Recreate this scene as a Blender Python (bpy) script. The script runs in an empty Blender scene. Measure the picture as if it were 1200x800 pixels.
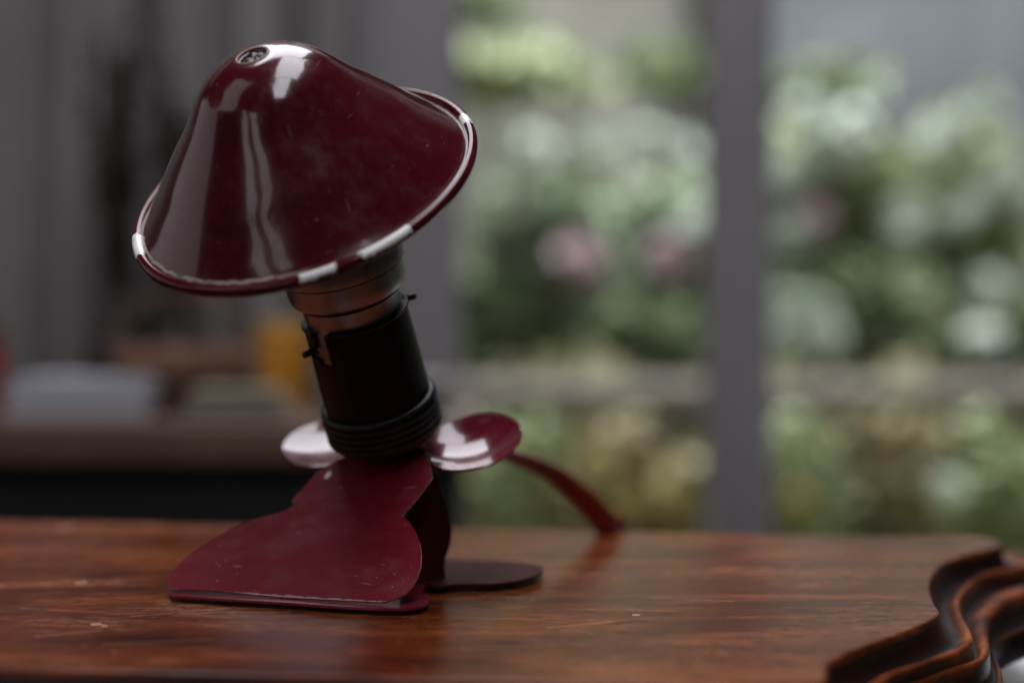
import bpy, bmesh, math, random
from mathutils import Vector, Matrix, noise
random.seed(7)
D = bpy.data
SC = bpy.context.scene
COL = SC.collection

# ------------------------------------------------------------------ camera
H = .0926                       # camera height above the table top (z = 0)
F = 1667.0                      # focal length in photo pixels (50 mm on 36 mm)
PITCH = math.atan(24 / F)
cam_d = D.cameras.new('camera'); cam = D.objects.new('camera', cam_d); COL.objects.link(cam)
cam.location = (0, 0, H); cam.rotation_euler = (math.pi/2 - PITCH, 0, 0)
cam_d.sensor_width = 36; cam_d.lens = 50.01
cam_d.clip_start = .01; cam_d.clip_end = 200
cam_d.dof.use_dof = True; cam_d.dof.focus_distance = .455; cam_d.dof.aperture_fstop = 2.8
cam_d.dof.aperture_blades = 7
SC.camera = cam

# ------------------------------------------------------------------ world, exposure
w = D.worlds.new('World'); SC.world = w; w.use_nodes = True
bg = w.node_tree.nodes['Background']
bg.inputs[0].default_value = (.75, .82, .95, 1); bg.inputs[1].default_value = .010
SC.view_settings.view_transform = 'Standard'; SC.view_settings.look = 'None'
SC.view_settings.exposure = .28; SC.view_settings.gamma = 1

# ------------------------------------------------------------------ lamps
def area(name, loc, aim, sx, sy, power, col=(1, 1, 1), spread=180):
    l = D.lights.new(name, 'AREA'); l.shape = 'RECTANGLE'; l.size = sx; l.size_y = sy
    l.energy = power; l.color = col; l.spread = math.radians(spread)
    o = D.objects.new(name, l); COL.objects.link(o); o.location = loc
    d = Vector(aim) - Vector(loc); o.rotation_euler = d.to_track_quat('-Z', 'Y').to_euler()
    return o
LAMP = Vector((-.06, .47, .10))
# grey daylight over the garden
area('garden_daylight', (1.2, 4.7, 6.2), (1.0, 4.7, 0), 7, 4.8, 1230, (.93, .98, 1))
# daylight from the glazed roof over the table, in three panes
for y0, y1, xc, wd_ in ((-1.15, -.12, .02, .36), (-.10, .70, .06, .52), (.72, 1.41, -.22, .74)):
    area('roof_light', (xc, (y0+y1)/2, 1.32), (xc, (y0+y1)/2, 0), wd_, y1-y0, 14.5*(y1-y0)*wd_, (.95, .94, 1))
# tall two-pane window behind the photographer's left shoulder
for k in (0, 1):
    area('rear_window_light', (-.98 + .26*k, -.70 - .13*k, .44), LAMP, .17, .42, .20, (.97, .93, .97))
# broad dim window to the left
area('side_window_light', (-1.35, .66, .40), LAMP, 1.0, .62, .58, (.96, .88, .94))
area('side_window_light', (-.95, .08, .85), LAMP, .50, .75, .55, (.97, .93, .97))

# ------------------------------------------------------------------ helpers
def at(x, y, dist):
    """point seen at photo pixel x, y at depth dist"""
    c, s = math.cos(PITCH), math.sin(PITCH)
    X = (x - 600)/F*dist; U = (400 - y)/F*dist
    return Vector((X, dist*c + U*s, H - dist*s + U*c))
def on_plane(x, y, P0, N):
    o = Vector((0, 0, H)); d = at(x, y, 1) - o
    t = (P0 - o).dot(N) / d.dot(N)
    return o + d*t
def on_level(x, y, z): return on_plane(x, y, Vector((0, 0, z)), Vector((0, 0, 1)))

def tag(o, label=None, cat=None, group=None, kind=None):
    if label: o['label'] = label
    if cat: o['category'] = cat
    if group: o['group'] = group
    if kind: o['kind'] = kind
    return o
def empty(name, loc):
    o = D.objects.new(name, None); COL.objects.link(o); o.location = loc; o.empty_display_size = .02
    return o
def wpos(o):
    v = Vector(o.location)
    while o.parent: o = o.parent; v += Vector(o.location)
    return v
def obj(name, bm, mats, parent=None, origin=None, smooth=True, matrix=None):
    """bm is in world space unless matrix is given (then local to matrix)"""
    me = D.meshes.new(name)
    if matrix is None:
        org = Vector(origin) if origin is not None else (wpos(parent) if parent else Vector())
        bmesh.ops.translate(bm, verts=bm.verts, vec=-org)
    bm.to_mesh(me); bm.free()
    if not isinstance(mats, (list, tuple)): mats = [mats]
    for m in mats: me.materials.append(m)
    if smooth:
        for p in me.polygons: p.use_smooth = True
    o = D.objects.new(name, me); COL.objects.link(o)
    base = wpos(parent) if parent else Vector()
    if matrix is None: o.location = org - base
    else:
        o.matrix_local = Matrix.Translation(-base) @ matrix
    if parent: o.parent = parent
    return o
def sharp(o, ang=35):
    me = o.data
    me.set_sharp_from_angle(angle=math.radians(ang))
    return o
def box(bm, x0, x1, y0, y1, z0, z1, bev=0, mat=0):
    vs = [bm.verts.new((x, y, z)) for x in (x0, x1) for y in (y0, y1) for z in (z0, z1)]
    fs = [(0,1,3,2),(4,6,7,5),(0,4,5,1),(2,3,7,6),(0,2,6,4),(1,5,7,3)]
    F_ = [bm.faces.new([vs[i] for i in f]) for f in fs]
    for f in F_: f.material_index = mat
    if bev:
        es = list({e for f in F_ for e in f.edges})
        bmesh.ops.bevel(bm, geom=es, offset=bev, segments=3, affect='EDGES', profile=.5)
def lathe(prof, n=96, fn=None, close=False):
    """prof: list of (r, z); revolve about Z"""
    bm = bmesh.new(); rings = []
    for r, z in prof:
        if r < 1e-6: rings.append([bm.verts.new((0, 0, z))])
        else:
            ring = []
            for i in range(n):
                a = 2*math.pi*i/n; rr, zz = r, z
                if fn: rr, zz = fn(r, z, a)
                ring.append(bm.verts.new((rr*math.cos(a), rr*math.sin(a), zz)))
            rings.append(ring)
    pairs = list(zip(rings, rings[1:]))
    if close: pairs.append((rings[-1], rings[0]))
    for A, B in pairs:
        for i in range(n):
            j = (i+1) % n
            if len(A) == 1 and len(B) == 1: continue
            if len(A) == 1: bm.faces.new((A[0], B[j], B[i]))
            elif len(B) == 1: bm.faces.new((A[i], A[j], B[0]))
            else: bm.faces.new((A[i], A[j], B[j], B[i]))
    bmesh.ops.recalc_face_normals(bm, faces=bm.faces)
    return bm
def spline(pts, per=10, closed=False):
    """Catmull-Rom"""
    pts = [Vector(p) for p in pts]; n = len(pts); out = []
    rng = range(n) if closed else range(n-1)
    for i in rng:
        p1, p2 = pts[i], pts[(i+1) % n]
        p0 = pts[(i-1) % n] if (closed or i > 0) else p1*2 - p2
        p3 = pts[(i+2) % n] if (closed or i+2 < n) else p2*2 - p1
        for k in range(per):
            t = k/per
            out.append(.5*((2*p1) + (p2-p0)*t + (2*p0-5*p1+4*p2-p3)*t*t + (3*p1-p0-3*p2+p3)*t**3))
    if not closed: out.append(pts[-1])
    return out
def tube(bm, pts, r, n=8):
    prev = None
    for i, p in enumerate(pts):
        t = (pts[min(i+1, len(pts)-1)] - pts[max(i-1, 0)]).normalized(); s = t.orthogonal().normalized(); u = t.cross(s)
        rr = r[i] if isinstance(r, list) else r
        ring = [bm.verts.new(p + s*rr*math.cos(2*math.pi*k/n) + u*rr*math.sin(2*math.pi*k/n)) for k in range(n)]
        if prev:
            for k in range(n): bm.faces.new((prev[k], prev[(k+1) % n], ring[(k+1) % n], ring[k]))
        prev = ring
def frame_z(n):
    n = Vector(n).normalized()
    x = Vector((0, 1, 0)).cross(n).normalized(); y = n.cross(x)
    return x, y, n
def mat_at(C, n):
    x, y, n = frame_z(n)
    M = Matrix(((x.x, y.x, n.x, C.x), (x.y, y.y, n.y, C.y), (x.z, y.z, n.z, C.z), (0, 0, 0, 1)))
    return M

# ------------------------------------------------------------------ materials
class NT:
    def __init__(s, name):
        s.m = D.materials.new(name); s.m.use_nodes = True; s.t = s.m.node_tree
        s.b = s.t.nodes['Principled BSDF']; s.out = s.t.nodes['Material Output']
    def n(s, ty, **kw):
        nd = s.t.nodes.new(ty)
        for k, v in kw.items(): setattr(nd, k, v)
        return nd
    def l(s, a, b): s.t.links.new(a, b)
    def coord(s, which='Object', scale=(1, 1, 1), rot=(0, 0, 0)):
        tc = s.n('ShaderNodeTexCoord'); mp = s.n('ShaderNodeMapping')
        mp.inputs['Scale'].default_value = scale; mp.inputs['Rotation'].default_value = rot
        s.l(tc.outputs[which], mp.inputs[0]); return mp.outputs[0]
    def noise(s, vec, scale, detail=4, rough=.55, dist=0):
        nd = s.n('ShaderNodeTexNoise'); nd.inputs['Scale'].default_value = scale
        nd.inputs['Detail'].default_value = detail; nd.inputs['Roughness'].default_value = rough
        nd.inputs['Distortion'].default_value = dist; s.l(vec, nd.inputs['Vector']); return nd.outputs['Fac']
    def ramp(s, fac, stops):
        r = s.n('ShaderNodeValToRGB'); e = r.color_ramp.elements
        while len(e) < len(stops): e.new(.5)
        for q, (p, c) in zip(e, stops):
            q.position = p; q.color = (*c, 1) if isinstance(c, tuple) else (c, c, c, 1)
        s.l(fac, r.inputs[0]); return r.outputs[0]
    def mix(s, fac, a, b, mode='MIX'):
        m = s.n('ShaderNodeMix', data_type='RGBA', blend_type=mode)
        for sock, v in ((m.inputs[0], fac), (m.inputs[6], a), (m.inputs[7], b)):
            if isinstance(v, (int, float)): sock.default_value = v
            elif isinstance(v, tuple): sock.default_value = (*v, 1)
            else: s.l(v, sock)
        return m.outputs[2]
    def math(s, op, a, b=None, c=None):
        m = s.n('ShaderNodeMath', operation=op)
        for i, v in enumerate((a, b, c)):
            if v is None: continue
            if isinstance(v, (int, float)): m.inputs[i].default_value = v
            else: s.l(v, m.inputs[i])
        return m.outputs[0]
    def base(s, c):
        if isinstance(c, tuple): s.b.inputs['Base Color'].default_value = (*c, 1)
        else: s.l(c, s.b.inputs['Base Color'])
    def set(s, **kw):
        for k, v in kw.items():
            i = s.b.inputs[k.replace('_', ' ')]
            if isinstance(v, (int, float)): i.default_value = v
            elif isinstance(v, tuple): i.default_value = v if len(v) == 4 else (*v, 1)
            else: s.l(v, i)
        return s
    def bump(s, h, strength=.2, dist=.001):
        b = s.n('ShaderNodeBump'); b.inputs['Strength'].default_value = strength
        b.inputs['Distance'].default_value = dist; s.l(h, b.inputs['Height'])
        s.l(b.outputs[0], s.b.inputs['Normal'])

def plain(name, col, rough=.5, var=.25, scale=8, metallic=0, bump=0, **kw):
    q = NT(name); v = q.coord()
    f = q.noise(v, scale, 5)
    lo = tuple(c*(1-var) for c in col); hi = tuple(min(1, c*(1+var)) for c in col)
    q.base(q.ramp(f, [(.3, lo), (.7, hi)])); q.set(Roughness=rough, Metallic=metallic, **kw)
    if bump: q.bump(q.noise(v, scale*6, 4), .4, bump)
    return q.m

MAROON = (.075, .0035, .0085)
def enamel(name, shade=False, rough=.17, col=MAROON, dust=.05):
    q = NT(name); v = q.coord()
    n1 = q.noise(v, 45, 6, .6)
    c = q.ramp(n1, [(.3, tuple(k*.88 for k in col)), (.75, tuple(k*1.1 for k in col))])
    # fine specks and small chips
    sp = q.n('ShaderNodeTexVoronoi'); sp.inputs['Scale'].default_value = 236; q.l(v, sp.inputs['Vector'])
    gate = q.ramp(q.noise(v, 70, 3), [(.55, 0.0), (.66, 1.0)])
    spk = q.math('MULTIPLY', q.ramp(sp.outputs['Distance'], [(.06, 1.0), (.11, 0.0)]), gate)
    c = q.mix(q.math('MULTIPLY', spk, .4), c, (.42, .22, .22))
    # soft smeared dust
    vs = q.coord(scale=(1, 1, .35) if shade else (.5, 1, 1), rot=(0, 0, .3))
    ds = q.ramp(q.noise(vs, 75, 9, .8, .15), [(.48, 0.0), (.75, 1.0)])
    c = q.mix(q.math('MULTIPLY', ds, dust), c, (.34, .22, .24))
    r = q.math('ADD', q.math('MULTIPLY', ds, .22), rough)
    r = q.math('ADD', r, q.math('MULTIPLY', spk, .3))
    if shade:
        f1 = q.ramp(q.noise(q.coord(scale=(1, 1, 7), rot=(.4, .3, 0)), 130, 3, .5), [(.69, 0.0), (.72, .35)])
        f2 = q.ramp(q.noise(q.coord(scale=(6, 1, 1), rot=(0, .9, .5)), 110, 3, .5), [(.70, 0.0), (.73, .35)])
        c = q.mix(q.math('MAXIMUM', f1, f2), c, (.30, .13, .14))
        sx = q.n('ShaderNodeSeparateXYZ'); q.l(q.coord(), sx.inputs[0])
        X, Y, Z = sx.outputs
        rad = q.math('SQRT', q.math('ADD', q.math('MULTIPLY', X, X), q.math('MULTIPLY', Y, Y)))
        ang = q.math('MULTIPLY', q.math('ARCTAN2', Y, X), 180/math.pi)
        jit = q.math('MULTIPLY', q.math('SUBTRACT', q.noise(v, 420, 3, .7), .5), 3.0)
        angj = q.math('ADD', ang, jit)
        # wear line in the gutter just inside the rolled rim
        rj = q.math('ADD', rad, q.math('MULTIPLY', q.math('SUBTRACT', q.noise(v, 300, 4), .5), .0012))
        line = q.math('SUBTRACT', 1, q.math('MINIMUM', 1, q.math('DIVIDE', q.math('ABSOLUTE', q.math('SUBTRACT', rj, .05435)), .00055)))
        line = q.ramp(line, [(.10, 0.0), (.45, 1.0)])
        low = q.ramp(Z, [(0, 1.0), (.006, 1.0), (.0065, 0.0)])
        # stronger at the lower left of the shade
        d = q.math('ABSOLUTE', q.math('ADD', ang, 138))
        am = q.ramp(q.math('DIVIDE', d, 180), [(.20, 1.0), (.27, .06), (.9, .06)])
        brk = q.ramp(q.noise(v, 120, 4, .7), [(.36, .25), (.5, 1.0)])
        wl = q.math('MULTIPLY', q.math('MULTIPLY', line, low), q.math('MULTIPLY', am, brk))
        c = q.mix(q.math('MULTIPLY', wl, .95), c, (.50, .42, .34))
        r = q.math('ADD', r, q.math('MULTIPLY', wl, .4))
    q.base(c); q.set(Roughness=r, Specular_IOR_Level=.5, Coat_Weight=.8, Coat_Roughness=rough*.5)
    hb = q.math('ADD', q.noise(v, 26, 2), q.math('MULTIPLY', spk, .4))
    q.bump(hb, .25, .0006)
    return q
M_SHADE = enamel('maroon_enamel_shade', True).m
M_ENAMEL = enamel('maroon_enamel', rough=.30, col=(.20, .008, .024), dust=.07).m
q = enamel('maroon_enamel_unlit', rough=.45, col=(.045, .003, .006), dust=.05); q.set(Coat_Weight=0.0, Specular_IOR_Level=.15); M_REAR = q.m  # darker copy of the base enamel, shade painted in for rear leg and foot
q = enamel('maroon_enamel_front', rough=.29, col=(.215, .008, .019), dust=.10)
v = q.coord(); sx = q.n('ShaderNodeSeparateXYZ'); q.l(v, sx.inputs[0])
zj = q.math('ADD', sx.outputs[2], q.math('MULTIPLY', q.math('SUBTRACT', q.noise(v, 380, 6, .85), .5), .0024))
wr = q.math('MULTIPLY', q.math('LESS_THAN', zj, .0036), .75)
fine = q.n('ShaderNodeTexVoronoi'); fine.inputs['Scale'].default_value = 420; q.l(v, fine.inputs['Vector'])
fs = q.math('MULTIPLY', q.math('LESS_THAN', fine.outputs['Distance'], .12), q.ramp(q.noise(v, 55, 4, .6), [(.56, 0.0), (.60, .6)]))
scr = q.ramp(q.noise(q.coord(scale=(1, 1, 9), rot=(0, .5, .2)), 120, 3, .5), [(.70, 0.0), (.73, .30)])
old = q.b.inputs['Base Color'].links[0].from_socket
q.base(q.mix(q.math('MAXIMUM', wr, q.math('MAXIMUM', fs, scr)), old, (.55, .36, .38)))
q.set(Coat_Weight=.12, Coat_Roughness=.3); M_FRONT = q.m
M_DISC = enamel('maroon_enamel_disc', rough=.16, col=(.13, .006, .018), dust=.06).m

# rolled rim: enamel with white chips
q = enamel('maroon_enamel_rim', False, .14)
v = q.coord(); sx = q.n('ShaderNodeSeparateXYZ'); q.l(v, sx.inputs[0])
X, Y, Z = sx.outputs
ang = q.math('MULTIPLY', q.math('ARCTAN2', Y, X), 180/math.pi)
ang = q.math('ADD', ang, q.math('MULTIPLY', q.math('SUBTRACT', q.noise(v, 450, 5, .85), .5), 11.0))
tot = None
for mid, half in ((-170.5, 5.5), (-177.6, 1.3), (-89, 5.6), (-66.5, 8.6), (6.0, 3.2)):
    d = q.math('SUBTRACT', half, q.math('ABSOLUTE', q.math('SUBTRACT', ang, mid)))
    b = q.math('GREATER_THAN', d, 0)
    tot = b if tot is None else q.math('MAXIMUM', tot, b)
zz = q.math('ADD', Z, q.math('MULTIPLY', q.math('SUBTRACT', q.noise(v, 520, 6, .9), .5), .0058))
tot = q.math('MULTIPLY', tot, q.math('GREATER_THAN', zz, .0004))
old = q.b.inputs['Base Color'].links[0].from_socket
q.base(q.mix(tot, old, (.93, .92, .90))); q.set(Coat_Weight=.15, Specular_IOR_Level=.35, Roughness=.26)
M_RIM = q.m

M_EDGE = plain('rubbed_enamel_edge', (.62, .46, .50), .3, .6, 160)
M_BLACK = plain('black_bakelite', (.004, .004, .004), .45, .3, 60, bump=.0002, Specular_IOR_Level=.25)
M_COLLAR = plain('black_rubbed_bakelite', (.012, .012, .013), .42, .3, 90, bump=.0002)
def metal(name, col, rough):
    q = NT(name); v = q.coord(scale=(1, 1, .25)); f = q.noise(v, 160, 7, .7)
    q.base(q.ramp(f, [(.3, tuple(c*.75 for c in col)), (.7, col)]))
    q.set(Metallic=1.0, Roughness=q.ramp(f, [(.3, rough), (.75, rough+.25)]))
    q.bump(f, .15, .0003); return q.m
M_NICKEL = metal('tarnished_nickel', (.40, .395, .41), .30)
M_COPPER = metal('worn_copper', (.42, .25, .20), .4)
M_STEEL = metal('dark_steel', (.11, .105, .11), .35)
M_CORD = plain('red_cord', (.16, .010, .014), .45, .3, 60, bump=.0003)

# table wood
def wood(name, top=True):
    q = NT(name)
    R_ = (0, 0, .12)
    g1 = q.noise(q.coord(scale=(1, 4.5, 4.5), rot=R_), 8, 8, .65, 1.0)
    v2 = q.coord(scale=(1, 4.5, 4.5), rot=R_)
    g2 = q.noise(v2, 95, 8, .8, .3)
    c = q.ramp(g1, [(.32, (.040, .0065, .002)), (.5, (.20, .040, .010)), (.68, (.44, .128, .034))])
    if top:
        c = q.mix(q.ramp(g2, [(.40, .75), (.56, 0.0)]), c, (.040, .009, .004))
        # dry patches where the varnish has worn through
        pale = q.ramp(q.noise(q.coord(scale=(1, 2.0, 2), rot=(0, 0, .1)), 9, 6, .6, .5), [(.50, 0.0), (.62, 1.0)])
        fib = q.ramp(q.noise(v2, 75, 9, .85), [(.46, 0.0), (.56, 1.0)])
        pm = q.math('MULTIPLY', pale, fib)
        c = q.mix(q.math('MULTIPLY', pm, .45), c, (.40, .21, .12))
        # dark scars along the grain
        scar = q.ramp(q.noise(q.coord(scale=(1, 3.2, 3), rot=(0, 0, .15)), 38, 8, .8, .5), [(.595, 0.0), (.64, 1.0)])
        c = q.mix(q.math('MULTIPLY', scar, .85), c, (.014, .007, .005))
        # light scratches and nicks
        sc = q.ramp(q.noise(q.coord(scale=(1, 5, 6), rot=(0, 0, -.05)), 85, 5, .7, .9), [(.665, 0.0), (.70, 1.0)])
        sx = q.n('ShaderNodeSeparateXYZ'); q.l(q.coord(), sx.inputs[0]); X, Y, _ = sx.outputs
        wob = q.math('MULTIPLY', q.math('SUBTRACT', q.noise(q.coord(), 90, 4, .7), .5), .0011)
        for (ax, ay, bx, by, wd_) in ((153, 722, 318, 707, .00022), (40, 745, 120, 738, .0003), (640, 735, 720, 728, .0003), (120, 755, 250, 748, .0002), (760, 700, 860, 704, .0002), (540, 760, 700, 752, .0002)):
            a_ = on_level(ax, ay, 0); b_ = on_level(bx, by, 0); L = (b_-a_).length; d_ = (b_-a_)/L
            px_ = q.math('SUBTRACT', X, a_.x); py_ = q.math('SUBTRACT', Y, a_.y)
            along = q.math('ADD', q.math('MULTIPLY', px_, d_.x), q.math('MULTIPLY', py_, d_.y))
            across = q.math('ADD', q.math('ADD', q.math('MULTIPLY', px_, -d_.y), q.math('MULTIPLY', py_, d_.x)), wob)
            k = q.math('MULTIPLY', q.math('LESS_THAN', q.math('ABSOLUTE', across), wd_), q.math('LESS_THAN', q.math('ABSOLUTE', q.math('SUBTRACT', along, L/2)), L/2))
            sc = q.math('MAXIMUM', sc, q.math('MULTIPLY', k, .8))
        # chipped pale spots, plus two painted reflection highlights at the back left
        for (ax, ay, rr, st_) in ((75, 618, .0050, .5), (50, 619, .0030, .4), (112, 731, .0022, .9), (122, 733, .0014, .9), (95, 682, .0030, .7), (745, 720, .0015, .9)):
            a_ = on_level(ax, ay, 0)
            d_ = q.math('SQRT', q.math('ADD', q.math('POWER', q.math('SUBTRACT', X, a_.x), 2.0), q.math('POWER', q.math('MULTIPLY', q.math('SUBTRACT', Y, a_.y), .8), 2.0)))
            k = q.math('LESS_THAN', q.math('ADD', d_, q.math('MULTIPLY', wob, 2.5)), rr*.8)
            sc = q.math('MAXIMUM', sc, q.math('MULTIPLY', k, st_))
        c = q.mix(q.math('MULTIPLY', sc, .7), c, (.62, .38, .28))
        r = q.math('ADD', .09, q.math('ADD', q.math('MULTIPLY', pm, .30), q.math('MULTIPLY', g2, .08)))
        r = q.math('ADD', r, q.math('MULTIPLY', sc, .3))
        hgt = q.math('SUBTRACT', q.math('ADD', g2, q.math('MULTIPLY', sc, .5)), q.math('MULTIPLY', scar, 1.4))
        q.bump(hgt, .22, .0005)
        q.set(Specular_IOR_Level=.29)
    else:
        # shade of coves and grooves painted near black, ridges left wood coloured
        at_ = q.n('ShaderNodeAttribute'); at_.attribute_name = 'unshaded'
        wf = q.math('ADD', at_.outputs['Fac'], q.math('MULTIPLY', q.math('SUBTRACT', q.noise(v2, 20, 6, .7), .5), .9))
        wm = q.ramp(wf, [(.25, 0.0), (.85, 1.0)])
        c = q.mix(wm, (.016, .0055, .004), c)
        r = q.math('ADD', .30, q.math('MULTIPLY', wm, .12)); q.bump(g2, .2, .0005)
        q.set(Specular_IOR_Level=.32)
    q.base(c); q.set(Roughness=r)
    return q.m
M_WOOD = wood('old_varnished_mahogany'); M_MOULD = wood('mahogany_moulding', False)

M_WALL = plain('grey_plaster', (.17, .165, .165), .8, .12, 2)
M_CURTAIN = plain('grey_curtain_cloth', (.205, .195, .190), .9, .12, 3)
M_FRAME = plain('window_frame_in_shade', (.205, .190, .200), .6, .08, 4)  # white frame with its shade put into an even mauve grey
M_FLOOR = plain('dark_floor_boards', (.03, .02, .015), .6, .3, 6)

# ================================================================== SETTING
bm = bmesh.new(); box(bm, -3, 3, -1.2, 1.46, -.80, -.75)
tag(obj('floor', bm, M_FLOOR), kind='structure')
bm = bmesh.new(); box(bm, -3, 3, -1.6, 1.62, 1.43, 1.50)
tag(obj('ceiling_light_block', bm, M_WALL), kind='structure')  # unseen slab added to block garden daylight coming over the wall
# garden ground, one sheet that rises gently to the back
bm = bmesh.new(); N = 40; gv = {}
def gz(x, y):
    b = -.46
    if y > 6: b += (y-6)*.16
    return b + .04*noise.noise(Vector((x*1.3, y*1.3, 0)))
for i in range(N+1):
    for j in range(N+1):
        x = -14 + 30*i/N; y = 1.62 + 24*j/N
        gv[i, j] = bm.verts.new((x, y, gz(x, y)))
for i in range(N):
    for j in range(N):
        bm.faces.new((gv[i, j], gv[i+1, j], gv[i+1, j+1], gv[i, j+1]))
q = NT('garden_soil_and_grass'); v = q.coord()
q.base(q.ramp(q.noise(v, 1.1, 6), [(.35, (.17, .13, .09)), (.5, (.20, .19, .10)), (.65, (.13, .16, .06))]))
q.set(Roughness=.95)
tag(obj('garden_ground', bm, q.m), kind='structure')

# ================================================================== TABLE
def Z(v, z): return Vector((v[0], v[1], z))
zT, zR, zV, zO = 0.0, -.007, -.0125, -.021
def keys(items, z):
    out = []
    for it in items:
        if it[0] == 'w': out.append(Vector((it[1], it[2], z)))
        else: out.append(on_level(it[0], it[1], z))
    return out
Tk = keys([('w',.17,.6085),(1143,628.5),(1172,638),(1131,649),(1100,662),(1087,682),(1091,704),(1097,719),(1062,737),(1010,756),(968,775),(954,797),('w',.055,.3605)], zT)
Rk = keys([('w',.17,.622),('w',.206,.616),('w',.2155,.5975),(1200,661),(1152,673),(1126,696),(1125,716),(1137,750),(1092,772),(1040,790),(1012,815),(1003,845),('w',.055,.349)], zR)
Vk = keys([('w',.17,.628),('w',.214,.622),('w',.228,.598),('w',.222,.570),(1200,697),(1166,718),(1159,738),(1156,772),(1110,790),(1062,812),(1035,838),(1025,868),('w',.055,.343)], zV)
Ok = keys([('w',.17,.634),('w',.226,.632),('w',.244,.604),('w',.240,.572),('w',.212,.535),(1200,740),(1165,757),(1176,796),('w',.136,.400),('w',.122,.384),('w',.106,.366),('w',.100,.345),('w',.055,.336)], zO)
def ring_from(keys_, zc, off, sharpk=None):
    c = spline(keys_, 14)
    fr_y = keys_[-1].y; bk_y = keys_[0].y
    # front edge runs left, then left end, then back edge; edges turned about 7 degrees
    xl0, xl1 = -.262 - off, -.300 - off
    front = [Vector((.055 + (xl1+.02-.055)*k/20, fr_y - (xl1+.02-.055)*k/20*.10, zc)) for k in range(1, 21)]
    back_end_y = bk_y + (.17 - (xl0+.022))*.125
    fl = front[-1]
    cornerF = Vector((xl1, fl.y + .02, zc)); cornerB = Vector((xl0, back_end_y - .02, zc)); b0 = Vector((xl0+.022, back_end_y, zc))
    arcF = [fl.lerp(Vector((xl1, fl.y, zc)), t).lerp(Vector((xl1, fl.y, zc)).lerp(cornerF, t), t) for t in (.25, .5, .75, 1)]
    left = [cornerF.lerp(cornerB, k/10) for k in range(1, 11)]
    cb = Vector((xl0, back_end_y, zc))
    arcB = [cornerB.lerp(cb, t).lerp(cb.lerp(b0, t), t) for t in (.25, .5, .75, 1)]
    back = [b0.lerp(keys_[0], k/20) for k in range(1, 20)]
    return c + front + arcF + left + arcB + back
RT = ring_from(Tk, zT, 0); RR = ring_from(Rk, zR, .012); RV = ring_from(Vk, zV, .018); RO = ring_from(Ok, zO, .025)
def between(A, B, t, z): return [Z(a.lerp(b, t), z) for a, b in zip(A, B)]
rings = [RT]
rings += [between(RT, RR, .05, -.0003), between(RT, RR, .09, -.0012), between(RT, RR, .13, -.0040), between(RT, RR, .22, -.0068), between(RT, RR, .38, -.0088),
          between(RT, RR, .58, -.0092), between(RT, RR, .78, -.0082), between(RT, RR, .90, -.0070), between(RT, RR, 1.0, -.0070), between(RT, RR, 1.06, -.0080)]
rings += [between(RR, RV, .12, -.0130), between(RR, RV, .25, -.0142), between(RR, RV, .45, -.0128), between(RR, RV, .72, -.0112), between(RR, RV, .92, -.0115), between(RR, RV, 1.0, -.0130)]
rings += [between(RV, RO, .08, -.0180), between(RV, RO, .25, -.0212), between(RV, RO, .6, -.0205), between(RV, RO, .9, -.0200), RO, between(RV, RO, .98, -.026), between(RV, RO, .5, -.032)]
tb = empty('wooden_table', (-.03, .49, -.75))
tag(tb, 'old varnished reddish wood table top with a carved serpentine moulded corner', 'table')
bm = bmesh.new()
vr = [[bm.verts.new(p) for p in r] for r in rings[1:]]
n = len(RT)
for A, B in zip(vr, vr[1:]):
    for i in range(n):
        j = (i+1) % n; bm.faces.new((A[i], B[i], B[j], A[j]))
bm.faces.new(vr[-1])
bmesh.ops.recalc_face_normals(bm, faces=bm.faces)
UNSHADED = {0: 1, 1: .6, 5: .25, 6: .55, 7: .85, 8: 1, 9: .6, 12: .6, 13: 1, 14: 1, 15: .5, 18: .35, 19: .5, 20: .5}  # tone per ring: wood colour on crests, painted shade in coves
wv = [UNSHADED.get(k, 0.0) for k in range(len(vr)) for _ in range(n)]
mo = obj('moulded_edge', bm, M_MOULD, tb, origin=(0, 0, 0))
wa = mo.data.attributes.new('unshaded', 'FLOAT', 'POINT'); wa.data.foreach_set('value', wv)
bm = bmesh.new()
t0 = [bm.verts.new(p) for p in RT]; t1 = [bm.verts.new(p) for p in rings[1]]
f = bm.faces.new(t0)
for i in range(n):
    j = (i+1) % n; bm.faces.new((t0[i], t1[i], t1[j], t0[j]))
bmesh.ops.recalc_face_normals(bm, faces=bm.faces)
if f.normal.z < 0: bmesh.ops.reverse_faces(bm, faces=bm.faces)
obj('table_top', bm, M_WOOD, tb, origin=(0, 0, 0), smooth=False)
for lx, ly in ((-.24, .42), (-.22, .60), (.03, .39), (.14, .575)):
    bm = bmesh.new(); box(bm, lx-.018, lx+.018, ly-.018, ly+.018, -.75, -.032, .003)
    obj('table_leg', bm, M_MOULD, tb, smooth=False)

# ================================================================== LAMP
lamp = empty('desk_lamp', on_level(420, 700, 0))
tag(lamp, 'small vintage maroon enamel desk lamp with a chipped conical shade, standing on the wooden table', 'desk lamp')

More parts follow.
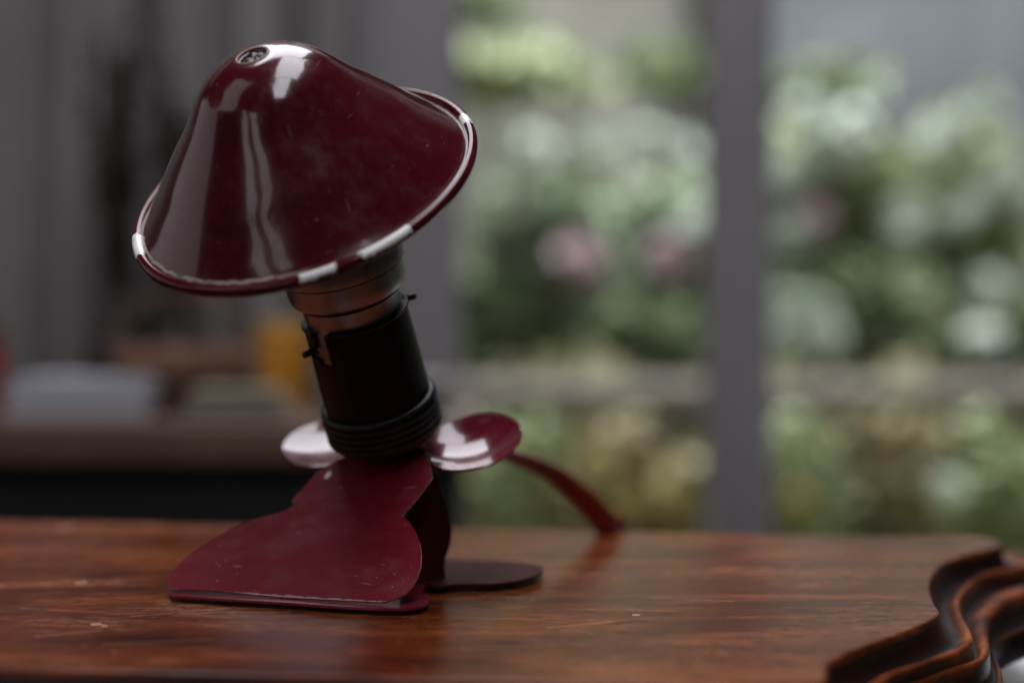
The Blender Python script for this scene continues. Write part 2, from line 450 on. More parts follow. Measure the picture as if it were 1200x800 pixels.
# --- shade
CS = Vector((-.06754639, .46268667, .13696969)); NS = (-.24725592, -.5826574, .77419304)
MS = mat_at(CS, NS)
prof_h = [1.5, 3.5, 6, 12, 18, 24, 30, 36, 40, 43.4, 45.6, 46.8, 47.1]
prof_r = [54.6, 52.4, 50.0, 44.6, 39.7, 34.2, 28.6, 23.8, 20.4, 16.2, 12.0, 8.0, 5.0]
pp = spline([(a/1000, b/1000, 0) for a, b in zip(prof_r, prof_h)], 8)
pp = [(.0563, .0006), (.0555, .0007)] + [(p.x, p.y) for p in pp] + [(.0046, .0468), (.0043, .0458)]
inner = [(max(.0043, r-.0007), z-.0009) for r, z in reversed(pp[:-1])]
dents = [(-95, .0412, .0042, .00035), (-141, .0419, .0027, .0003), (-26, .0414, .0030, .0003), (-118, .010, .006, .0003), (-95, .014, .007, .00025), (-60, .022, .008, .0002), (20, .020, .006, .0003)]
def dent(r, z, a):
    deg = math.degrees(a)
    if deg > 180: deg -= 360
    dz = 0
    for A, Zc, R, dep in dents:
        du = math.radians(deg - A)*r; dv = (z - Zc)*1.35
        d2 = math.hypot(du, dv)/R
        if d2 < 1: dz -= dep*(1-d2*d2)**2 * (.6 if d2 < .5 else 1)
        elif d2 < 1.6: dz += dep*.12*math.sin((d2-1)/.6*math.pi)
    wob = noise.noise(Vector((math.cos(a)*1.3, math.sin(a)*1.3, z*25)))*.0004*min(1, r/.03)
    return r + dz + wob, z
bm = lathe(pp + inner, 320, dent, close=True)
shade = obj('lamp_shade', bm, M_SHADE, lamp, matrix=MS)
# rolled rim
bm = lathe([(.0566 + .0019*math.cos(t), .0002 + .0019*math.sin(t)) for t in [2*math.pi*k/20 for k in range(20)]], 360, None, close=True)
rim = obj('rolled_rim', bm, M_RIM, None, matrix=Matrix.Identity(4)); rim.parent = shade
# top eyelet with a screw sunk in it
bm = lathe([(.0051 + .00045*math.cos(t), .0471 + .0004*math.sin(t)) for t in [2*math.pi*k/12 for k in range(12)]], 64, None, close=True)
ey = obj('eyelet', bm, plain('worn_brass_edge', (.30, .19, .15), .5, .4, 300), None, matrix=Matrix.Identity(4)); ey.parent = shade
bm = lathe([(.0048, .0420), (.0046, .0448), (.0038, .0462), (.0023, .0468), (.0010, .0466), (0, .0464)], 48,
           lambda r, z, a: (r, z - .0006*max(0, math.cos(2*a+.6)) + .0003*math.sin(5*a)))
sw = obj('top_screw', bm, M_STEEL, None, matrix=Matrix.Identity(4)); sw.parent = shade

# --- bulb holder
B = at(452, 500, .497); lean, tilt = math.radians(12.5), math.radians(24)
NH = Vector((-math.sin(lean)*math.cos(tilt), -math.sin(tilt), math.cos(lean)*math.cos(tilt)))
MH = mat_at(B, NH)
M3 = Matrix.Identity(4)
def sub(name, bm, m, parent, smooth=True):
    o = obj(name, bm, m, None, matrix=Matrix.Identity(4), smooth=smooth); o.parent = parent; return o
# body with a J slot cut at the left front
def body():
    bm = bmesh.new(); n = 180; zs = [.009 + .0357*k/34 for k in range(35)]
    def rad(z): return .0185 - (z-.009)*.020
    def open_(i, k):
        a = (i+.5)/n*360; a = a-360 if a > 180 else a; z = (zs[k]+zs[k+1])/2
        if z > .0445: pass
        top = (-142 < a < -123) and z > .0335           # entry channel
        foot = (-160 < a < -141) and .0355 < z < .0395      # locking foot
        return top or foot
    for R0, flip in ((0, False), (-.0014, True)):
        g = [[bm.verts.new(((rad(z)+R0)*math.cos(2*math.pi*i/n), (rad(z)+R0)*math.sin(2*math.pi*i/n), z)) for i in range(n)] for z in zs]
        for k in range(len(zs)-1):
            for i in range(n):
                if open_(i, k): continue
                q_ = [g[k][i], g[k][(i+1) % n], g[k+1][(i+1) % n], g[k+1][i]]
                bm.faces.new(q_[::-1] if flip else q_)
        if not flip: g0 = g
    # bridge borders
    bm.edges.ensure_lookup_table()
    be = [e for e in bm.edges if len(e.link_faces) == 1]
    idx = {v: v.index for v in bm.verts}
    bm.verts.index_update(); tot = len(zs)*n
    bm.verts.ensure_lookup_table()
    for e in be:
        a, b = e.verts
        if a.index < tot and b.index < tot:
            try: bm.faces.new((a, b, bm.verts[b.index+tot], bm.verts[a.index+tot]))
            except Exception: pass
    loose = [v for v in bm.verts if not v.link_faces]
    bmesh.ops.delete(bm, geom=loose, context='VERTS')
    bmesh.ops.recalc_face_normals(bm, faces=bm.faces)
    return bm
holder = obj('bulb_holder', body(), M_BLACK, lamp, matrix=MH); sharp(holder, 40)
# rolled top lip
bm = bmesh.new()
arc = [Vector((.01795*math.cos(math.radians(a)), .01795*math.sin(math.radians(a)), .0446)) for a in range(-122, 218)]
ends = [Vector((.01795*math.cos(math.radians(-122)), .01795*math.sin(math.radians(-122)), .0446 - k*.0018)) for k in range(6, 0, -1)]
ends2 = [Vector((.01795*math.cos(math.radians(217.5)), .01795*math.sin(math.radians(217.5)), .0446 - k*.0010)) for k in range(1, 5)]
tube(bm, ends + arc + ends2, .0006, 10)
bmesh.ops.recalc_face_normals(bm, faces=bm.faces)
sub('holder_lip', bm, M_COLLAR, holder)
# ribbed clamping ring
pr = [(.012, -.0015), (.0192, -.0015), (.0200, -.0005)]
z = -.0003
for k in range(4):
    pr += [(.0203, z+.0004), (.0205, z+.0011), (.0203, z+.0018), (.0194, z+.0021), (.0194, z+.0024)]; z += .0025
pr += [(.0205, .0104), (.0203, .0114), (.0196, .0120), (.0188, .0122), (.0180, .0121)]
def knurl(r, z, a): return (r + (.00018*math.cos(a*60) if r > .0201 and z < .009 else 0), z)
cl = sub('clamping_ring', lathe(pr, 360, knurl), M_COLLAR, holder)
sharp(cl, 40)
# nickel cap of the bulb fitting
cap = sub('metal_cap', lathe([(.0162, .020), (.0164, .0445), (.0168, .0505), (.0170, .0512), (.0160, .0515), (.0160, .0520), (.0178, .0524), (.0192, .0534), (.0199, .0550), (.0201, .0575), (.0202, .0612),
                    (.0198, .0615), (.0198, .0618), (.0212, .0622), (.0214, .0650), (.0205, .0690), (.0190, .0850), (.0, .0852)], 128), M_NICKEL, holder)
sharp(cap, 30)
sub('copper_sleeve', lathe([(.0166, .0275), (.0168, .0285), (.0168, .0440), (.0165, .0442)], 96), M_COPPER, holder)
# bayonet pins
for a in (-153, 12):
    A = math.radians(a); dirv = Vector((math.cos(A), math.sin(A), 0)); zc = .0376 if a < 0 else .0440
    bm = lathe([(0, 0), (.0012, 0), (.0012, .0048 if a < 0 else .0050), (.0010, .0056), (0, .0058)], 24)
    x, y, nn = dirv.orthogonal().normalized(), None, dirv; y = nn.cross(x)
    M = Matrix(((x.x, y.x, nn.x, dirv.x*.0160), (x.y, y.y, nn.y, dirv.y*.0160), (x.z, y.z, nn.z, zc), (0, 0, 0, 1)))
    bmesh.ops.transform(bm, matrix=M, verts=bm.verts)
    sub('bayonet_pin', bm, M_STEEL, holder)

# --- neck joining holder and base
bm = lathe([(.0, -.0160), (.0085, -.0150), (.0110, -.0080), (.0120, -.0015), (0, -.0014)], 64)
obj('neck', bm, M_BLACK, lamp, matrix=MH)

# --- two dished discs either side of the neck
def disc(cx, cy, dist, nrm, R, name, bend, sx=1.0):
    C = at(cx, cy, dist)
    top = [(R*t, .0050*(t**2.2)*bend) for t in [k/24 for k in range(25)]]
    top[0] = (0, top[0][1])
    pr = top + [(R+.0004, top[-1][1]-.0003), (R+.0002, top[-1][1]-.0009)] + [(r, z-.0010) for r, z in reversed(top[1:-1])] + [(0, -.0010)]
    bm = lathe(pr, 128)
    bmesh.ops.scale(bm, vec=(sx, 1, 1), verts=bm.verts)
    o = obj(name, bm, M_DISC, lamp, matrix=mat_at(C, nrm)); sharp(o, 50); return o
disc(557, 530, .500, (-.20, -.46, .86), .0173, 'side_disc', 1.0)
disc(381, 525, .524, (-.06, -.46, .88), .0153, 'side_disc', .45)
# strip linking the discs under the clamping ring
def plate(name, pts2d, P0, N, thick, m, parent, curve=None, cuts=10, notch=True):
    """flat sheet whose outline is drawn on the plane P0, N"""
    N = N.normalized()
    pts = [on_plane(x, y, P0, N) for x, y in pts2d]
    return sheet(name, pts, N, thick, m, parent, curve)
def sheet(name, pts, N, thick, m, parent, curve=None, edge=None):
    bm = bmesh.new()
    vs = [bm.verts.new(p) for p in pts]; f = bm.faces.new(vs)
    bmesh.ops.triangulate(bm, faces=[f])
    for k in range(5):
        es = [e for e in bm.edges if e.calc_length() > .004]
        if not es: break
        bmesh.ops.subdivide_edges(bm, edges=es, cuts=1)
        bmesh.ops.triangulate(bm, faces=bm.faces)
        bmesh.ops.beautify_fill(bm, faces=bm.faces, edges=[e for e in bm.edges if len(e.link_faces) == 2])
    if curve:
        for v in bm.verts: v.co = v.co + N*curve(v.co)
    for f in bm.faces:
        if f.normal.dot(N) < 0: f.normal_flip()
    r = bmesh.ops.extrude_face_region(bm, geom=bm.faces[:])
    for v in [g for g in r['geom'] if isinstance(g, bmesh.types.BMVert)]: v.co -= N*thick
    bmesh.ops.recalc_face_normals(bm, faces=bm.faces)
    for f in bm.faces:
        if abs(f.normal.dot(N)) < .5: f.material_index = 1
    o = obj(name, bm, [m, edge or m], parent); sharp(o, 50); return o

# front plate
P1 = on_level(200, 690, .0034); P2 = on_level(450, 705, .0034); P3 = at(452, 533, .4935)
NF = (P2-P1).cross(P3-P1).normalized()
if NF.y > 0: NF = -NF
front_px = [(408,533),(390,540),(372,551),(358,567),(347,579),(341.5,585.5),(345,588.5),(340,594),(330,599),(309,605),(290,611.5),(270,620),(247,633),(225,647),(210,660),(199.5,671),(196.5,679),(198,685),(204,689),
            (260,693),(327,698),(405,704),(440,705.5),(452,705),(464,701),(475,695.5),(483,687),(489.5,675),(493,663),(494,650),(492.5,637),(488,625),(481,613),(471.5,605),(484,591),(496,576),(507,560),(505,548),(498,528),(470,520),(430,522)]
ex = (P2-P1).normalized()
def fcurve(p):
    u = (p-P1).dot(ex)/(P2-P1).length       # 0 left .. 1 right
    b = max(0, u-.62)
    hgt = max(0, min(1, p.z/.03))
    return .004*b*b*hgt + .0004*math.sin(u*9)
fp = [on_plane(x, y, P1, NF) for x, y in front_px]
fp = [Vector(p) for p in fp]
sheet('front_plate', fp, NF, .0009, M_FRONT, lamp, fcurve, M_EDGE)

# base plate lying on the table: front tongue and rear rounded lobe
UP = Vector((0, 0, 1))
bp = [on_level(x, y, .0024) for x, y in [(196.5,688),(198,694),(203,697.5),(260,701),(327,705),(405,710.5),(450,712.5),(478,712.5),(494,710),(502,705),(502.5,699),(494,692)]]
bp += [Vector((-.026, .507, .0024)), Vector((-.032, .530, .0024)), Vector((-.060, .545, .0024)), Vector((-.100, .530, .0024))]
sheet('base_plate', bp, UP, .0008, M_ENAMEL, lamp)
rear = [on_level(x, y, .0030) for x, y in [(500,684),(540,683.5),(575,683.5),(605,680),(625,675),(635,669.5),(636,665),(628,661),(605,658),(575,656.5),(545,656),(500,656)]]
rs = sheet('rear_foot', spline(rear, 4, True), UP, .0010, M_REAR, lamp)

# rear leg: plate standing behind the front plate, its shade painted into the colour
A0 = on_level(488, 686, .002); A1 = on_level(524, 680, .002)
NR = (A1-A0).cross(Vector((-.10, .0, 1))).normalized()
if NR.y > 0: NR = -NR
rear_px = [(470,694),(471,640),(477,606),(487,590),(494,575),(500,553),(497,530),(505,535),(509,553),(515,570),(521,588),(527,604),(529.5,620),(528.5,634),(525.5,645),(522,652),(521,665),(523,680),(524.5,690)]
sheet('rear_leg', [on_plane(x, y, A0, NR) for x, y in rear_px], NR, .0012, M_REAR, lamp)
# small hinge screw in the notch
bm = lathe([(0, .0012), (.0016, .0010), (.0022, 0), (.0022, -.004), (0, -.004)], 32)
obj('hinge_screw', bm, M_STEEL, lamp, matrix=mat_at(at(481, 611, .4900), (.2, -1, .2)))

# --- flat flex leaving behind the right disc, over the back edge of the table
path = [at(470,525,.505), at(520,516,.520), at(560,520,.540), at(592,531,.565), at(622,543,.582), at(650,556,.595), at(676,577,.606), at(697,598,.613), at(716,620,.618)]
path[-1].z = .0020
end = path[-1]
path += [end + Vector((.003, .012, -.0012)), end + Vector((.005, .028, -.0060)), end + Vector((.006, .040, -.05)), end + Vector((.01, .045, -.25)), end + Vector((.01, .05, -.70))]
wid = [.0030, .0030, .0032, .0036, .0044, .0054, .0064, .0074, .0084, .0082, .006, .005, .005, .005]
sp = spline([Vector((p.x, p.y, p.z)) for p in path], 10); sw_ = spline([Vector((a, 0, 0)) for a in wid], 10)
bm = bmesh.new(); prev = None; nseg = 20
for i, p in enumerate(sp):
    tdir = (sp[min(i+1, len(sp)-1)] - sp[max(i-1, 0)]).normalized()
    view = Vector((0, -1, .1)); side = tdir.cross(view).normalized(); nrm = side.cross(tdir).normalized()
    a_, b_ = sw_[i].x*.72, .0016
    ring = []
    for k in range(nseg):
        t = 2*math.pi*k/nseg
        pinch = 1 - .25*max(0, 1-abs(math.cos(t))*3)
        ring.append(bm.verts.new(p + side*a_*math.cos(t) + nrm*b_*math.sin(t)*pinch))
    if prev:
        for k in range(nseg): bm.faces.new((prev[k], prev[(k+1) % nseg], ring[(k+1) % nseg], ring[k]))
    prev = ring
bmesh.ops.recalc_face_normals(bm, faces=bm.faces)
obj('power_cord', bm, M_CORD, lamp)

# ================================================================== WHITE WINDOW SEAT beyond the table's right end
M_WHITE = plain('white_gloss_paint', (.80, .80, .82), .35, .04, 8)
ws = empty('window_seat', (.72, 1.25, -.75))
tag(ws, 'white painted window seat just showing beyond the right corner of the table', 'window seat')
bm = bmesh.new(); box(bm, .40, 1.05, 1.02, 1.455, -.20, -.17, .006); obj('seat_board', bm, M_WHITE, ws, smooth=False)
bm = bmesh.new(); box(bm, .42, 1.03, 1.05, 1.45, -.75, -.202, .003); obj('front_panel', bm, M_WHITE, ws, smooth=False)

# ================================================================== WINDOW WALL
def wbox(name, px0, px1, pyt, pyb, d, depth, m, parent, bev=.004):
    a = at(px0, pyt, d); b = at(px1, pyb, d)
    bm = bmesh.new(); box(bm, a.x, b.x, d, d+depth, b.z, a.z, bev)
    return obj(name, bm, m, parent, smooth=False)
wd = empty('garden_window', (.35, 1.5, -.75))
tag(wd, 'tall window with posts coloured mauve grey for shade looking onto the garden', 'window')
def post(name, x0, x1, y0=1.46, y1=1.56, z0=-.75, z1=1.42, m=None):
    bm = bmesh.new(); box(bm, x0, x1, y0, y1, z0, z1, .006); return obj(name, bm, m or M_FRAME, wd, smooth=False)
post('window_post', (404-600)/F*1.47, (536-600)/F*1.47)
post('mullion', (837-600)/F*1.47, (905-600)/F*1.47)
post('window_post', .86, .98)
post('window_head', -.058, .86, z0=.92, z1=1.42)  # out of view, lowered to block the garden lamp from lamp shade reflections
post('window_sill', -.058, .86, z0=-.75, z1=-.30)
# wall left of the window and the wall right of it
wl = bmesh.new(); box(wl, -2.4, -.178, 1.50, 1.60, -.75, 1.42)
tag(obj('back_wall', wl, M_WALL), 'shadowed grey wall to the left of the window', 'wall')
wl = bmesh.new(); box(wl, .985, 2.6, 1.50, 1.60, -.75, 1.42)
tag(obj('side_wall', wl, M_WALL), 'grey wall to the right of the window', 'wall')

# curtain hanging at the left, in folds
bm = bmesh.new(); prevc = None
x0, x1 = -.66, -.165; Nn = 160
cols = []
for i in range(Nn+1):
    u = i/Nn; x = x0 + (x1-x0)*u
    yy = 1.42 + .020*math.sin(u*36 + 1.2*math.sin(u*7)) + .012*math.sin(u*83+1)
    cols.append([bm.verts.new((x + .008*math.sin(k*.9+u*9), yy + .006*math.sin(k*.7+u*20), -.1 + 1.45*k/12)) for k in range(13)])
for A_, B_ in zip(cols, cols[1:]):
    for k in range(12): bm.faces.new((A_[k], B_[k], B_[k+1], A_[k+1]))
cu = obj('curtain', bm, M_CURTAIN, None, origin=(-.4, 1.42, -.1))
tag(cu, 'grey curtain hanging in dim folds behind the sideboard', 'curtain')
md = cu.modifiers.new('thickness', 'SOLIDIFY'); md.thickness = .002

# ================================================================== SIDEBOARD and what stands on it
sb = empty('sideboard', (-.45, 1.22, -.75))
tag(sb, 'low dark sideboard with a brown wooden top behind the table', 'sideboard')
zt = .010
M_SBT = plain('brown_board', (.14, .085, .06), .45, .3, 12); M_SBD = plain('dark_interior_black', (.010, .009, .009), .6, .3, 12)
bm = bmesh.new(); box(bm, -.80, -.035, 1.16, 1.40, zt-.034, zt, .004); obj('sideboard_top', bm, M_SBT, sb, smooth=False)
bm = bmesh.new(); box(bm, -.79, -.043, 1.18, 1.40, -.75, zt-.036, .003); obj('cabinet', bm, M_SBD, sb, smooth=False)  # solid black body, painting in the unlit interior under the top
def rest(px, py_top, d): return at(px, py_top, d)
# white block of paper
bm = bmesh.new(); a = at(20, 448, 1.22); b = at(180, 448, 1.22)
for k in range(6):
    o_ = random.uniform(-.004, .004)
    box(bm, a.x+o_, b.x+o_, 1.20+o_, 1.32+o_, zt+.0005+k*.0055, zt+.0055+k*.0055)
tag(obj('paper_stack', bm, plain('white_paper', (.52, .52, .58), .7, .04, 5), smooth=False), 'low stack of white paper on the left of the sideboard', 'paper stack')
# yellow tin
yt = empty('yellow_tin', (at(328, 400, 1.24).x, 1.24, zt)); tag(yt, 'bright yellow tin standing upright on the sideboard behind the bulb holder', 'tin')
bm = lathe([(0, 0), (.021, 0), (.0215, .002), (.0215, .070), (.021, .072), (0, .072)], 48)
bmesh.ops.translate(bm, verts=bm.verts, vec=(yt.location.x+.003, 1.24, zt+.0005)); obj('can', bm, plain('yellow_paint', (.50, .21, .012), .4, .1, 10), yt)
bm = lathe([(0, 0), (.0205, 0), (.021, .001), (.021, .007), (.019, .008), (0, .008)], 48)
bmesh.ops.translate(bm, verts=bm.verts, vec=(yt.location.x+.003, 1.24, zt+.073)); obj('lid', bm, plain('yellow_lid', (.50, .26, .015), .4, .1, 10), yt)
# basket
bk = empty('basket', (at(215, 430, 1.30).x, 1.30, zt)); tag(bk, 'brown woven basket on the sideboard behind the lamp shade', 'basket')
bm = lathe([(.0, .001), (.045, .001), (.058, .03), (.064, .062), (.060, .062), (.052, .03), (.040, .008), (0, .008)], 96,
           lambda r, z, a: (r + .0015*math.sin(a*24 + (math.pi if int(z*200) % 2 else 0)), z))
bmesh.ops.translate(bm, verts=bm.verts, vec=(bk.location.x, 1.30, zt)); obj('bowl', bm, plain('wicker', (.13, .065, .035), .8, .4, 60), bk)
bm = bmesh.new()
hp = [Vector((bk.location.x + .060*math.cos(t), 1.30, zt + .058 + .05*math.sin(t))) for t in [math.pi*k/24 for k in range(25)]]
tube(bm, hp, .004); obj('basket_handle', bm, plain('wicker_handle', (.11, .055, .03), .8, .4, 60), bk)
# folded cloth
bm = bmesh.new(); a = at(215, 430, 1.19); b = at(345, 430, 1.19)
for k in range(3):
    box(bm, a.x + .004*k, b.x - .006*k, 1.175, 1.235, zt + .0005 + .009*k, zt + .009 + .009*k, .003)
tag(obj('folded_cloth', bm, plain('beige_cloth', (.24, .215, .16), .9, .1, 30)), 'folded beige cloth lying on the sideboard in front of the basket', 'cloth')
# grey tray/books to the right, behind the holder
bm = bmesh.new(); a = at(385, 440, 1.22); b = at(525, 440, 1.22)
box(bm, a.x, b.x, 1.20, 1.33, zt+.0005, zt+.034, .004)
tag(obj('storage_box', bm, plain('grey_card', (.16, .145, .14), .8, .1, 20), smooth=False), 'flat grey box on the right end of the sideboard', 'box')
# red jar at the far left
rj = empty('red_jar', (at(-58, 430, 1.27).x, 1.27, zt)); tag(rj, 'dark red jar at the far left edge of the sideboard', 'jar')
bm = lathe([(0, 0), (.022, 0), (.024, .006), (.024, .055), (.018, .062), (.018, .066), (0, .066)], 48)
bmesh.ops.translate(bm, verts=bm.verts, vec=(rj.location.x, 1.34, zt+.0005)); obj('jar_body', bm, plain('red_glaze', (.22, .035, .02), .3, .2, 20), rj)
bm = lathe([(0, 0), (.020, 0), (.020, .010), (0, .012)], 48)
bmesh.ops.translate(bm, verts=bm.verts, vec=(rj.location.x, 1.34, zt+.067)); obj('lid', bm, plain('red_lid', (.15, .025, .02), .3, .2, 20), rj)
# vase with dark dry stems
def vase(px, d, htop, label, seedn, spread):
    c = at(px, 430, d); e = empty('vase', (c.x, d, zt)); tag(e, label, 'vase', None)
    bm = lathe([(0, 0), (.020, 0), (.030, .02), (.032, .045), (.022, .075), (.014, .092), (.017, .102), (.013, .102), (.011, .09), (0, .02)], 48)
    bmesh.ops.translate(bm, verts=bm.verts, vec=(c.x, d, zt+.0005)); obj('vase_body', bm, plain('dark_brown_glaze', (.020, .012, .010), .4, .3, 30), e)
    rnd = random.Random(seedn); bm = bmesh.new()
    for k in range(14):
        a0 = rnd.uniform(0, 6.28); tip = Vector((c.x + rnd.gauss(0, spread), d + rnd.gauss(0, .02), zt + htop*rnd.uniform(.6, 1)))
        b0 = Vector((c.x, d, zt + .06)); mid = b0.lerp(tip, .5) + Vector((rnd.gauss(0, .006), 0, 0))
        pts = spline([b0, mid, tip], 6); tube(bm, pts, .0025, 5)
        for j in range(34):
            p = pts[int(3 + (len(pts)-4)*rnd.random())] + Vector((rnd.gauss(0, .005), rnd.gauss(0, .005), rnd.gauss(0, .008)))
            s = .008; n_ = Vector((rnd.gauss(0, 1), rnd.gauss(0, 1), rnd.gauss(0, 1))).normalized(); t_ = n_.orthogonal().normalized(); u_ = n_.cross(t_)
            bm.faces.new([bm.verts.new(p + t_*s), bm.verts.new(p + u_*s*.5), bm.verts.new(p - t_*s), bm.verts.new(p - u_*s*.5)])
    obj('dry_stems', bm, plain('dry_brown_stems', (.030, .018, .015), .9, .3, 30), e, smooth=False)
vase(140, 1.32, .42, 'dark vase of tall dry brown stems at the left of the sideboard', 3, .015)
vase(208, 1.36, .33, 'dark vase of shorter dry stems close behind the lamp shade', 5, .008)

# ================================================================== GARDEN
def leafmat(name, a, b, rough=.6):
    q = NT(name); oi = q.n('ShaderNodeNewGeometry')
    q.base(q.ramp(oi.outputs['Random Per Island'], [(0, a), (1, b)])); q.set(Roughness=rough, Specular_IOR_Level=.3)
    return q.m
L_DARK = leafmat('dark_green_leaves', (.14, .18, .09), (.30, .36, .20))
L_MID = leafmat('grey_green_leaves', (.18, .25, .14), (.46, .54, .38))
L_LIGHT = leafmat('pale_green_leaves', (.26, .31, .14), (.56, .60, .38))
L_YEL = leafmat('yellow_green_leaves', (.27, .235, .12), (.43, .36, .21))
M_PW = leafmat('white_petals', (.58, .66, .56), (.82, .87, .78)); M_PP = leafmat('pink_petals', (.56, .38, .44), (.80, .64, .68))
M_PY = leafmat('yellow_petals', (.42, .34, .14), (.52, .44, .20)); M_STEM = plain('green_stem', (.07, .09, .03), .8)
def leafcloud(bm, c, rx, ry, rz, n, s, rnd):
    for k in range(n):
        d = Vector((rnd.gauss(0, 1), rnd.gauss(0, 1), rnd.gauss(0, 1))).normalized()*rnd.random()**.4
        p = Vector((c[0]+d.x*rx, c[1]+d.y*ry, c[2]+d.z*rz))
        n_ = Vector((rnd.gauss(0, .7), rnd.gauss(-.3, .7), rnd.gauss(.7, .6))).normalized(); t_ = n_.orthogonal().normalized()
        t_ = Matrix.Rotation(rnd.random()*6.28, 3, n_) @ t_; u_ = n_.cross(t_); ss = s*rnd.uniform(.6, 1.3)
        bm.faces.new([bm.verts.new(p + t_*ss), bm.verts.new(p + u_*ss*.45 + n_*ss*.1), bm.verts.new(p - t_*ss), bm.verts.new(p - u_*ss*.45 + n_*ss*.1)])
def bloom(parent, p, R, m, rnd, name='flower'):
    bm = bmesh.new()
    for k in range(34):
        d = Vector((rnd.gauss(0, 1), rnd.gauss(-.4, 1), rnd.gauss(.3, 1))).normalized()
        n_ = (d + Vector((rnd.gauss(0, .25), rnd.gauss(0, .25), rnd.gauss(0, .25)))).normalized(); t_ = n_.orthogonal().normalized(); u_ = n_.cross(t_)
        c = p + d*R*rnd.uniform(.5, .85); s = R*.45
        bm.faces.new([bm.verts.new(c + (t_*math.cos(a) + u_*math.sin(a))*s - n_*s*.2*(j % 2)) for j, a in enumerate([6.283*i/6 for i in range(6)])])
    o = obj(name, bm, m, parent, smooth=False); return o
def shrub(px, pyt, pyb, d, wpx, m, label, blooms=(), n=1500, s=.035, seedn=0, name='flowering_shrub', group='flowering shrubs outside the window', core=True):
    rnd = random.Random(seedn); top = at(px, pyt, d); bot = at(px, pyb, d); W = wpx*d/F/2
    gx = top.x; g = gz(gx, d)
    e = empty(name, (gx, d, g)); tag(e, label, 'shrub' if 'shrub' in name else 'plant', group)
    bm = bmesh.new(); zc = (top.z+bot.z)/2; rz = (top.z-bot.z)/2
    for k in range(9):
        c = (gx + rnd.uniform(-.55, .55)*W, d + rnd.uniform(-.3, .3)*W + .1, zc + rnd.uniform(-.45, .45)*rz)
        leafcloud(bm, c, W*.55, W*.5, rz*.5, n//9, s, rnd)
    obj('foliage', bm, m, e, smooth=False)
    bm = bmesh.new()
    for k in range(7):
        tip = Vector((gx + rnd.uniform(-.7, .7)*W, d + rnd.uniform(-.2, .2)*W + .1, zc + rnd.uniform(-.2, .8)*rz))
        tube(bm, spline([Vector((gx + rnd.uniform(-.1, .1)*W, d+.1, g-.02)), Vector((gx, d+.1, g)).lerp(tip, .5) + Vector((rnd.uniform(-.05, .05), 0, .05)), tip], 5), .008, 5)
    obj('stems', bm, M_STEM, e)
    for (bx, by, br, kind) in blooms:
        dd = d - W*.45; bloom(e, at(bx, by, dd), br*dd/F, {'w': M_PW, 'p': M_PP, 'y': M_PY}[kind], rnd)
    return e
# raised stone kerb in front of the flower bed
bm = bmesh.new(); box(bm, -1.2, 3.2, 3.30, 3.75, -.46, at(600, 452, 3.3).z, .02)
tag(obj('garden_kerb', bm, plain('weathered_stone', (.135, .115, .095), .9, .15, 5, bump=.01), smooth=False), 'low weathered stone ledge in front of the flower bed', 'wall')
S = shrub
S(640, 150, 440, 4.1, 230, L_MID, 'leafy shrub with white blooms and one pale pink bloom, left in the window', [(700,190,38,'w'),(620,185,34,'w'),(683,305,40,'p'),(760,165,24,'w'),(600,245,28,'w')], 1500, .04, 11)
S(785, 160, 440, 4.3, 190, L_MID, 'leafy shrub with a pink bloom close beside the mullion', [(787,305,36,'p'),(815,265,34,'w'),(800,180,25,'w')], 1300, .04, 12)
S(585, 290, 450, 3.95, 150, L_DARK, 'low dark green shrub at the left corner of the flower bed', [], 900, .04, 13)
S(780, 340, 455, 3.95, 160, L_DARK, 'low dark green shrub beneath the pink bloom', [], 900, .04, 14)
S(960, 120, 330, 4.2, 210, L_LIGHT, 'pale shrub full of white blooms just right of the mullion', [(985,165,48,'w'),(925,205,38,'w'),(950,255,30,'p'),(940,125,26,'w'),(930,270,30,'w')], 1300, .04, 15)
S(1120, 100, 380, 4.3, 260, L_LIGHT, 'tall pale shrub of white blooms at the right of the window', [(1095,170,36,'w'),(1065,260,42,'w'),(1150,345,40,'w'),(1180,215,40,'w'),(1150,130,34,'w'),(1020,110,24,'w'),(1130,250,26,'w')], 1500, .04, 16)
S(1010, 280, 450, 3.95, 230, L_DARK, 'low dark shrub with one large white bloom beside the mullion', [(938,384,52,'w')], 1000, .04, 17)
S(1180, 330, 455, 3.98, 160, L_DARK, 'low dark shrub at the far right of the bed', [(1150,395,26,'w')], 800, .04, 18)
S(860, 180, 440, 4.2, 150, L_MID, 'shrub half hidden by the window mullion', [], 900, .04, 19)
grp = 'low plants in front of the stone ledge'
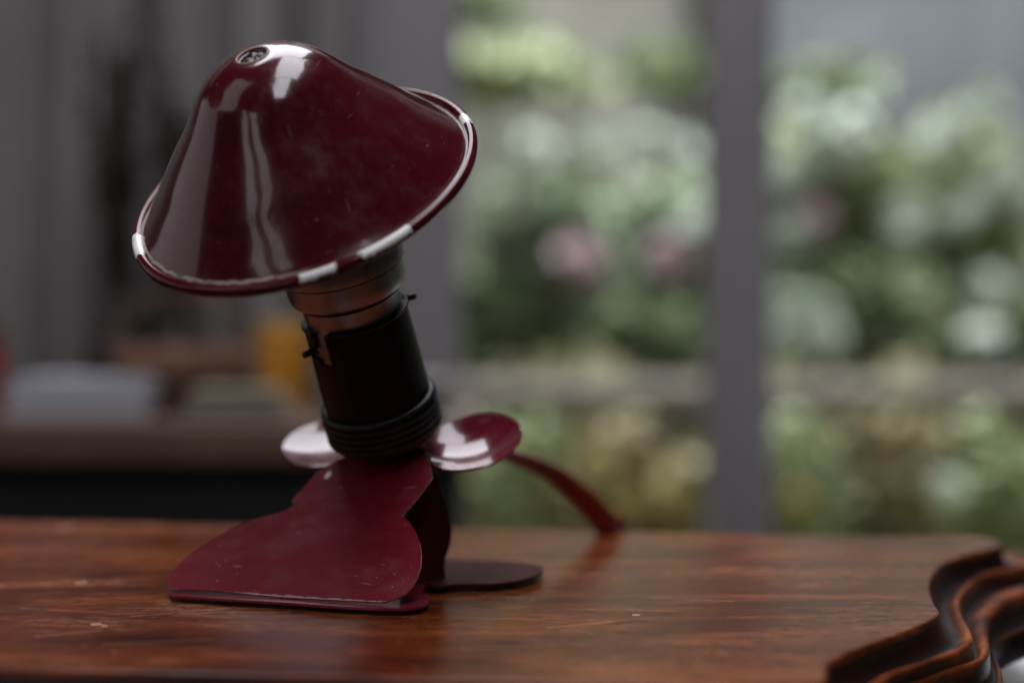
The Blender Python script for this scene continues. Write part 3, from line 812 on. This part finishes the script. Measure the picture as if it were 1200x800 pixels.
for k, (px, top, ww, m, lab, bl) in enumerate([
    (600, 520, 150, L_LIGHT, 'low pale green plant at the left foot of the ledge', []),
    (700, 510, 140, L_YEL, 'low yellowish plant in front of the ledge, left of the mullion', [(700,545,24,'y'),(735,590,26,'y')]),
    (790, 520, 150, L_YEL, 'golden flowered low plant beside the mullion', [(785,575,26,'y')]),
    (940, 510, 150, L_LIGHT, 'low yellow green plant just right of the mullion', [(935,590,20,'y')]),
    (1060, 515, 170, L_YEL, 'low straw coloured plant before the ledge, right half', [(1110,575,26,'w')]),
    (1180, 505, 150, L_LIGHT, 'low green plant at the far right before the ledge', [])]):
    S(px, top-48, 680, 2.75, ww, m, lab, bl, 800, .028, 30+k, 'low_plant', grp)
# lawn bank, hedge and far building
for k, (px, pyt, pyb, d, ww, m, lab) in enumerate([
    (620, 45, 125, 7.5, 230, L_LIGHT, 'bright yellow green bush beyond the flower bed'),
    (790, 40, 130, 7.8, 130, L_DARK, 'dark bush beyond the flower bed beside the mullion'),
    (960, 70, 130, 6.8, 150, L_DARK, 'small dark bush in front of the blue grey building'),
    (540, -40, 30, 8.5, 160, L_DARK, 'dark hedge bush at the top left of the window')]):
    S(px, pyt, pyb, d, ww, m, lab, [], 900, .07, 60+k, 'garden_shrub', 'bushes beyond the flower bed')
# far wall
fb = empty('garden_building', (3.2, 11, gz(3.2, 11))); tag(fb, 'blue grey building beyond the garden at the upper right', 'building')
M_BLUE = plain('blue_grey_render', (.18, .19, .205), .8, .35, 1.1)
bm = bmesh.new(); box(bm, 1.55, 7.5, 11, 13, -.2, 4.2, .02); obj('wall', bm, M_BLUE, fb, smooth=False)
bm = bmesh.new(); box(bm, 1.35, 7.7, 10.8, 13.2, 4.2, 4.35, .02); obj('roof', bm, plain('grey_slate', (.16, .17, .19), .7), fb, smooth=False)
bm = bmesh.new(); box(bm, -6, 1.5, 12.2, 12.4, -.2, 4.0, .02)
tag(obj('garden_wall', bm, plain('pale_stone', (.36, .34, .30), .9, .25, .6), smooth=False), 'pale brown stone wall at the far end of the garden', 'wall')

# ------------------------------------------------------------------ render settings
SC.render.engine = 'CYCLES'
try:
    SC.cycles.max_bounces = 8; SC.cycles.caustics_reflective = False; SC.cycles.caustics_refractive = False
    SC.cycles.sample_clamp_indirect = 4
except Exception: pass
